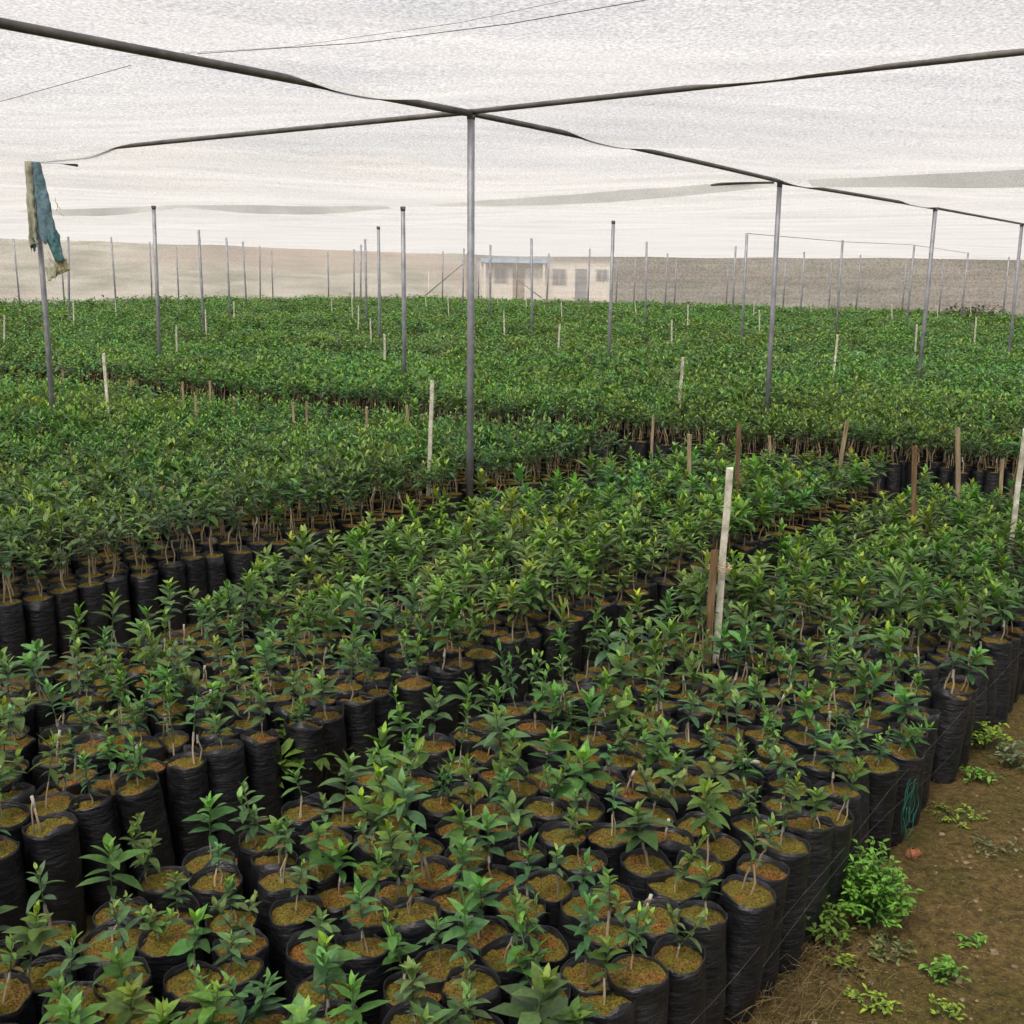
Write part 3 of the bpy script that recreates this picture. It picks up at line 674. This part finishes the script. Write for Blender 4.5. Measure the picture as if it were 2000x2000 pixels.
# ------------------------------------------------------------------ stakes
def stake(px0, py0, px1, py1, wd, mt, label, group, zc=None, square=True, name='marker_stake'):
    D = 10.
    for _ in range(12):
        zc_ = (.73+.3*float(sstep(13, 44, D)) if zc is None else zc); q = at(px1, py1, z=zc_)
        D = min(q[1], 47.)
    q = at(px1, py1, depth=D); t = at(px0, py0, depth=D)
    tz = max(t[2], q[2]+.1); g_ = float(gz(q[0], D))
    sl = (t[0]-q[0])/max(tz-q[2], .1); bxx = q[0]-sl*(q[2]-g_)
    g = Geo(); hw = wd/2; rd = random.Random(int(px0*7+py0))
    a = rd.uniform(-.3, .3); ca, sa = math.cos(a), math.sin(a); Vv = []
    lv = 7
    for k in range(lv+1):
        f = k/lv; z = -.05+(tz-g_+.05)*f
        if k == lv: zz = [z+rd.uniform(-.012, .006) for _ in range(4)]
        else: zz = [z]*4
        cx = sl*(z)+rd.gauss(0, wd*.05)
        for (u, v_), z_ in zip(((-hw, -hw*.5), (hw, -hw*.5), (hw, hw*.5), (-hw, hw*.5)), zz): Vv.append((cx+u*ca-v_*sa, u*sa+v_*ca, z_))
    Fc = [(k*4+q_, k*4+(q_+1) % 4, k*4+4+(q_+1) % 4, k*4+4+q_) for k in range(lv) for q_ in range(4)]+[(lv*4, lv*4+1, lv*4+2, lv*4+3)]
    g.add(Vv, Fc); o = link(name, mesh_from(name, g.arr(), [mt], False), label=label, category='stake', group=group); o.location = (bxx, D, g_)
    return o
WS = [(845, 742, 841, 850), (202, 690, 209, 770), (751, 652, 751, 700), (723, 621, 724, 650), (700, 597, 700, 630), (344, 636, 345, 672), (401, 604, 402, 633), (457, 588, 457, 616), (143, 592, 144, 622), (8, 615, 8, 658), (225, 586, 226, 604), (687, 580, 688, 612), (647, 582, 648, 598), (831, 580, 832, 594), (875, 582, 876, 608), (971, 578, 972, 592), (984, 608, 985, 652), (1028, 578, 1028, 600), (1096, 582, 1097, 614), (1093, 634, 1091, 674), (1240, 588, 1242, 612), (1312, 624, 1312, 662), (1344, 594, 1343, 630), (1334, 697, 1329, 765), (1473, 590, 1472, 612), (1483, 605, 1483, 640), (1636, 654, 1630, 712), (1583, 590, 1584, 605), (1667, 592, 1668, 604), (1742, 595, 1742, 620), (1832, 595, 1831, 615), (1791, 634, 1788, 678), (1907, 620, 1904, 658), (1895, 592, 1896, 612)]
WS.sort()
for k, s in enumerate(WS):
    sz = 'tall' if s[3]-s[1] > 60 else 'mid-sized' if s[3]-s[1] > 34 else 'tiny far'
    stake(*s, .026, m_white, f"{sz} white stake in the back crop, {nth(k)}{' from left' if k else ''} of its kind", 'white marker stakes in the back crop')
BS = [(1347, 846, 1346, 925), (1443, 828, 1440, 935), (1655, 820, 1643, 895), (1787, 870, 1784, 982), (1871, 834, 1871, 957), (1958, 895, 1955, 952), (1992, 895, 1977, 955), (1276, 815, 1274, 860), (795, 790, 797, 842), (571, 785, 573, 815), (598, 783, 599, 815), (356, 745, 359, 792), (381, 775, 383, 814), (256, 738, 257, 762), (457, 776, 458, 804), (410, 744, 411, 790), (122, 722, 123, 748), (1503, 852, 1504, 880), (716, 795, 717, 830)]
BS.sort()
for k, s in enumerate(BS):
    sz = 'tall' if s[3]-s[1] > 70 else 'short'
    stake(*s, .026 if sz == 'tall' else .02, m_wood if s[0] in (1787, 1992, 1443) else m_wood2, f"{sz} weathered wooden stake by the cross aisle, {nth(k)}{' from the left' if k else ''} of the wooden stakes", 'wooden stakes along the cross aisle', zc=.55, name='wooden_stake')
stake(2003, 838, 1988, 955, .024, m_white, 'pale stake leaning at the right edge beside a brown stake', 'wooden stakes along the cross aisle', name='wooden_stake')
o1 = stake(1425, 912, 1404, 1200, .026, m_white, 'tall white stake standing alone in the near beds, tied to a short brown stake', 'near stakes', zc=.5, name='white_stake')
o2 = stake(1395, 1075, 1386, 1205, .027, m_wood, 'short brown wooden stake tied to the tall white stake', 'near stakes', zc=.5, name='wooden_stake')
D = o1.location[1]; c = at(1404, 1108, depth=D); g = Geo()
for dz in (0, .008, -.007):
    ring = [(c[0]+.042*math.cos(t), c[1]+.03*math.sin(t), c[2]+dz+.006*math.sin(t*2)) for t in np.linspace(0, 6.28, 20)]; tube(g, ring, .0022, 5)
tube(g, [(c[0]+.03, c[1]-.03, c[2]), (c[0]+.045, c[1]-.03, c[2]+.004)], .003, 5)
link('twine_tie', mesh_from('twine_tie', g.arr(), [m_twine]), label='pale twine wound round the white stake and the brown stake', category='twine')

# ------------------------------------------------------------------ torn sack on the left post
def sack():
    tp = at(65, 318, depth=9.91); e = empty('torn_sack', (tp[0], 9.88, tp[2]), 'torn blue and cream sack hanging in tatters from the left post', 'sack')
    px2m = 9.9*1.0/F
    rk = np.random.default_rng(5)
    def sheet(name, edgeL, edgeR, m, y0, seed, bulge=.05):
        ys_ = np.array([p[0] for p in edgeL]); n_ = 46; mcols = 14; yy = np.linspace(ys_[0], ys_[-1], n_)
        l = np.interp(yy, ys_, [p[1] for p in edgeL]); r_ = np.interp(yy, [p[0] for p in edgeR], [p[1] for p in edgeR])
        l = l+3*vn(yy*.09, yy*0, seed); r_ = r_+4*vn(yy*.12, yy*0, seed+1)
        K = np.linspace(0, 1, mcols); Xp = l[:, None]+(r_-l)[:, None]*K[None]; Yp = np.repeat(yy[:, None], mcols, 1)
        Yp[-6:] += (12*vn(Xp[-6:]*.35, Xp[-6:]*0, seed+3))*np.linspace(0, 1, 6)[:, None]
        x = (Xp-65)*px2m; z = -(Yp-318)*px2m*1.0; y = y0-bulge*np.sin(np.pi*K)[None]+.02*np.sin(K*9+seed)[None]*(yy-ys_[0])[:, None]/100+.03*fbm(Xp*.09, Yp*.03, seed+5, 3)
        o = link(name, mesh_from(name, gridmesh(x, y, z), [m]), e); md = o.modifiers.new('thick', 'SOLIDIFY'); md.thickness = .002
    sheet('cream_panel', [(316, 57), (340, 54), (400, 54), (470, 55)], [(316, 74), (340, 72), (400, 72), (470, 72)], m_cream, -.05, 3)
    sheet('blue_panel', [(318, 70), (360, 69), (440, 71), (462, 74)], [(318, 84), (360, 95), (400, 100), (462, 107)], m_blue, -.045, 9)
    sheet('teal_scrap', [(455, 53), (476, 54)], [(455, 68), (476, 66)], m_teal, -.055, 15, .02)
    sheet('blue_tatter', [(440, 76), (470, 90), (494, 100)], [(440, 108), (470, 115), (494, 121)], m_teal, -.06, 21, .03)
    sheet('yellow_tatter', [(492, 102), (512, 96), (524, 82)], [(492, 120), (512, 128), (524, 100)], m_yel, -.05, 27, .02)
    sheet('grey_tatter', [(508, 80), (528, 82)], [(508, 106), (528, 100)], m_cream, -.065, 33, .02)
    for q in range(9):
        g = Geo(); x0 = rk.uniform(78, 116); y0_ = rk.uniform(380, 500); pts = [((x0-65+k*rk.uniform(-1, 3))*px2m, -.075, -(y0_-318+k*6)*px2m) for k in range(5)]
        tube(g, pts, .0022, 4)
        link('loose_thread', mesh_from('loose_thread', g.arr(), [m_yel]), e)
sack()

# ------------------------------------------------------------------ the path side: weeds, litter, stones, wires
def weed(px, py, rad, h, nst, lpl, ll, label, seed, cols=(G_MID*1.5, G_NEW*1.1), name='weed', z=0.):
    q = at(px, py, z=z); g = Geo(); r = np.random.default_rng(seed); gs_ = Geo()
    for s in range(nst):
        a = r.uniform(0, 6.28); rr_ = rad*math.sqrt(r.random()); hh = h*(1-.6*(rr_/rad)**2)*r.uniform(.6, 1.1)
        e_ = np.array([rr_*math.cos(a), rr_*math.sin(a), hh]); m_ = e_*np.array([.45, .45, .6])
        tube(gs_, [(e_[0]*.1, e_[1]*.1, -.01), tuple(m_), tuple(e_)], [.0018, .0014, .0008], 4, 0, (.06, .09, .03), False)
        for k in range(lpl):
            t = (k+1)/lpl; b0 = (m_*(1-t)+e_*t) if t > .2 else m_; w_ = t
            Vv, Fc = leaf_pts(ll*r.uniform(.6, 1.2), ll*r.uniform(.17, .27), 3, r.uniform(.1, .5), r.uniform(.2, 1), r.uniform(-.2, .7), r.uniform(0, 6.28), b0)
            cc_ = cols[0]*(1-w_)+cols[1]*w_; g.add(Vv, Fc, 0, cc_*r.uniform(.6, 1.25))
    e = empty(name, (q[0], q[1], float(gz(q[0], q[1]))+(z if z > .1 else 0)), label, 'weed', 'weeds beside the bags')
    link('stem', mesh_from('stem', gs_.arr(), [m_stem]), e); link('foliage', mesh_from('foliage', g.arr(), [m_leaf]), e)
BG = (np.array([.06, .19, .03]), np.array([.18, .38, .055]))
weed(1610, 1840, .07, .12, 26, 5, .03, 'dim green leafy weed low against the bags left of the bright bush', 31, (G_OLD, G_MID*1.2))
weed(1560, 1800, .05, .14, 14, 5, .03, 'small dark weed squeezed between two edge bags', 32, (G_OLD, G_MID))
weed(1700, 1960, .07, .025, 18, 4, .02, 'scattered tiny green sprouts at the bottom of the path', 34)
weed(1870, 1600, .1, .03, 20, 4, .022, 'sparse green sprouts on the path right of the orange stone', 35)
weed(1740, 1855, .08, .03, 22, 4, .022, 'loose pale sprigs spreading on the soil below the bright bush', 33, (np.array([.09, .12, .04]), np.array([.2, .22, .08])))
weed(1695, 1800, .125, .235, 130, 11, .024, 'bright green bushy weed growing against the bags at the path edge', 1, BG)
weed(1645, 1890, .04, .05, 9, 4, .02, 'small pale weed seedling on the soil below the bright bushy weed', 2)
weed(1840, 1905, .06, .05, 16, 5, .024, 'small green weed on the path left of the lowest right corner', 3, BG)
weed(1895, 1838, .05, .02, 12, 4, .02, 'flat green weed patch on the path above the small weed', 4, BG)
weed(1845, 1975, .05, .03, 12, 4, .018, 'yellowish weed tuft near the bottom edge of the path', 5)
weed(1925, 1465, .11, .12, 26, 5, .032, 'pale green leafy weed beside the bags at the right edge', 6)
weed(1985, 1500, .1, .1, 22, 5, .03, 'pale weed at the right edge below the bag row', 16, (np.array([.1, .14, .06]), np.array([.2, .24, .12])))
weed(1905, 1525, .08, .05, 16, 4, .028, 'low green weed on the path just below the pale leafy weed', 7, BG)
weed(1950, 1660, .09, .03, 12, 3, .022, 'thin pale weed lying flat at the right side of the path', 8, (np.array([.1, .12, .05]), np.array([.2, .22, .1])))
weed(560, 1530, .16, .2, 18, 7, .075, 'narrow-leaved weed growing out of the dark gap between the beds', 9, (G_OLD*1.2, G_MID), z=.12)
weed(770, 1395, .09, .2, 12, 6, .06, 'grassy weed rising beside the second bed edge', 10, (G_OLD, G_MID), z=.15)
weed(1640, 1560+320, .07, .03, 12, 3, .025, 'dried greenish sprigs at the foot of the bags', 12, (np.array([.1, .1, .03]), np.array([.2, .17, .06])))

def straw(px, py, rx, ry, n_, lo, hi, label, seed, z=0., rise=.05, mt=None, name='dry_grass'):
    q = at(px, py, z=z); g = Geo(); r = np.random.default_rng(seed)
    for _ in range(n_):
        x0, y0 = r.normal(0, rx), r.normal(0, ry); a = r.uniform(0, 6.28) if r.random() < .5 else r.normal(.9, .35); L = r.uniform(lo, hi); bnd = r.normal(0, .6)
        p = []; zz = abs(r.normal(.01, rise*.4)); x, y = x0, y0
        for k in range(5):
            p.append((x, y, zz+.002+float(gz(q[0]+x, q[1]+y))+(z if z > .1 else 0))); x += L/4*math.cos(a); y += L/4*math.sin(a); a += bnd/4; zz += r.normal(0, rise*.3); zz = max(zz, 0.001)
        tube(g, p, [.0006, .001, .0009, .0007, .0004], 4, 0, (1, 1, 1), False)
    o = link(name, mesh_from(name, g.arr(), [mt or m_dry]), kind='stuff', label=label, category='dry grass'); o.location = (q[0], q[1], 0)
straw(1570, 1880, .10, .10, 190, .04, .15, 'tangled dry grass and roots at the foot of the bags by the path', 1)
straw(1500, 1990, .08, .05, 70, .06, .2, 'dry stalks on the ground at the bottom of the path edge', 2)
straw(1800, 1700, .35, .45, 420, .015, .09, 'scattered dry straw bits on the brown path', 3, rise=.006)
straw(2000, 1500, .35, .5, 160, .04, .16, 'scattered dry straw on the path farther back', 13, rise=.01)
straw(590, 1480, .06, .06, 60, .08, .24, 'dead brown stalks in the dark gap between the beds', 4, z=.16, rise=.12, mt=plain('dead_stalk', (.06, .03, .015), (.2, .13, .07), .9))
# tall dead twig in the gap
q = at(605, 1545, z=.05); g = Geo(); p = [(0, 0, 0), (.012, 0, .12), (-.006, .01, .24), (-.02, .01, .33), (-.035, .012, .42)]
tube(g, p, [.004, .0035, .003, .0022, .001], 6); tube(g, [p[2], (.03, 0, .3), (.05, 0, .33)], [.002, .0015, .0008], 5); tube(g, [p[3], (-.05, 0, .35), (-.09, 0, .36)], [.0015, .001, .0006], 5); tube(g, [p[1], (-.05, .0, .17), (-.1, -.01, .2)], [.002, .0015, .0006], 5)
o = link('dead_twig', mesh_from('dead_twig', g.arr(), [m_wood]), label='dead brown twig standing in the gap between the first and second beds', category='twig'); o.location = (q[0], q[1], .04)

# pebbles and clods
g = Geo(); r = np.random.default_rng(77)
for _ in range(2200):
    x = r.uniform(.6, 3.6); y = r.uniform(1.6, 6.2); i, j = lat(x, y)
    if j > -.805: continue
    s = abs(r.normal(.0, .0032))+.0016; cx = r.normal(0, 1, (8, 3))
    base = np.array([(a, b_, c_) for c_ in (-.6, .7) for a, b_ in ((-1, -1), (1, -1), (1, 1), (-1, 1))])*s*(1+.2*cx[:, :1]); base[:, 2] *= .6
    a = r.uniform(0, 6.3); ca, sa = math.cos(a), math.sin(a); base = base @ np.array([[ca, sa, 0], [-sa, ca, 0], [0, 0, 1]])+[x, y, float(gz(x, y))+s*.2]
    g.add(base, [(4, 5, 6, 7), (0, 1, 5, 4), (1, 2, 6, 5), (2, 3, 7, 6), (3, 0, 4, 7)])
link('pebbles', mesh_from('pebbles', g.arr(), [m_peb]), kind='stuff', label='small pebbles and crumbs scattered over the path', category='pebbles')
q = at(1783, 1668, z=.01); g = Geo(); Vv = []; r = np.random.default_rng(8)
for k in range(6):
    for t in range(10):
        a = t*.628; ph = (k+.5)/6*math.pi; rr_ = 1+r.normal(0, .07); Vv.append((.026*math.sin(ph)*math.cos(a)*rr_, .018*math.sin(ph)*math.sin(a)*rr_, .018*math.cos(ph)*rr_))
g.add(Vv, [(k*10+t, k*10+(t+1) % 10, k*10+10+(t+1) % 10, k*10+10+t) for k in range(5) for t in range(10)]+[tuple(range(10)), tuple(range(50, 60))[::-1]])
o = link('stone', mesh_from('stone', g.arr(), [m_stone]), label='rounded orange-brown stone at the foot of the bag row on the path', category='stone'); o.location = (q[0], q[1], float(gz(q[0], q[1]))+.012)

# white tube scrap
q = at(1466, 1487, z=.37); g = Geo(); tube(g, [(-.026, 0, .004), (.0, 0, 0), (.026, .004, -.006)], [.0065, .0075, .0065], 10)
o = link('plastic_tube', mesh_from('plastic_tube', g.arr(), [m_white]), label='short white plastic tube lying across the bags of the front bed', category='tube'); o.location = tuple(q)
# bag row tie wire
pw = []
for i_ in np.linspace(-1.0, .1, 34):
    x, y = wor(i_, -.7925); z = .2+.09*sstep(-.85, -.5, i_)+.006*math.sin(i_*40); pw.append((x, y, float(z)))
wire(pw, .0007, 'long thin wire stretched along the outer side of the bag row', 'tie_wire')
pw = []
for i_ in np.linspace(-.78, -.45, 12):
    x, y = wor(i_, -.7935); pw.append((x, y, .17+.03*math.sin(i_*17)+.1*(i_+.78)))
wire(pw, .0006, 'short slack wire low on the bag row above the bushy weed', 'tie_wire')
# green string tangle
c = at(1728, 1560, z=.2); g = Geo(); r = np.random.default_rng(4)
i_, j_ = lat(c[0], c[1]); x, y = wor(i_, -.7945); u = U/np.linalg.norm(U)
for q_ in range(7):
    p = []; a0 = r.uniform(0, 6.3); ra, rb = r.uniform(.02, .05), r.uniform(.04, .085); ox, oz = r.normal(0, .012), r.normal(0, .02)
    for t in np.linspace(0, r.uniform(3.5, 6.2), 18):
        s_ = ox+ra*math.cos(a0+t)*(1+.15*math.sin(3*t)); zz = oz+rb*math.sin(a0+t); off = -.004*q_-.003*math.sin(5*t)
        p.append((u[0]*s_+u[1]*(.012-off), u[1]*s_-u[0]*(.012-off), zz))
    tube(g, p, .0008, 4)
tube(g, [(0.01, 0, -.05), (.03, .0, -.12), (.055, .01, -.2)], .0012, 5)
o = link('green_string', mesh_from('green_string', g.arr(), [m_green]), label='tangle of green string hanging on the outer bags by the path', category='string'); o.location = (x, y, .2)

# shrubs outside the nets
def shrub(px, py, dep, rad, h, label, seed):
    q = at(px, py, depth=dep); r = np.random.default_rng(seed); g = Geo(); zg = float(gz(q[0], dep)); gs_ = Geo()
    for _ in range(900):
        d = r.normal(0, 1, 3); d /= np.linalg.norm(d); p = d*r.random()**.4*np.array([rad, rad, h*.5])*(1+.3*math.sin(d[0]*5+seed)); p[2] += h*.5
        Vv, Fc = leaf_low(.16*r.uniform(.5, 1.2), .04, r.uniform(.2, 1), r.uniform(-.4, 1), r.uniform(0, 6.3), p); g.add(Vv, Fc, 0, (G_OLD+np.array([.03, .01, .02]))*r.uniform(.5, 1.4))
    for k in range(6):
        a = r.uniform(0, 6.3); tube(gs_, [(0, 0, 0), (rad*.3*math.cos(a), rad*.3*math.sin(a), h*.5), (rad*.6*math.cos(a), rad*.6*math.sin(a), h*.85)], [.03, .02, .01], 5, 0, (.1, .07, .05), False)
    e = empty('shrub', (q[0], dep, zg), label, 'shrub', 'shrubs beyond the side nets')
    link('stem', mesh_from('stem', gs_.arr(), [m_stem]), e); link('foliage', mesh_from('foliage', g.arr(), [m_leaf]), e)
shrub(1905, 598, 35.8, .9, .95, 'low dark shrub against the right back netting', 5)
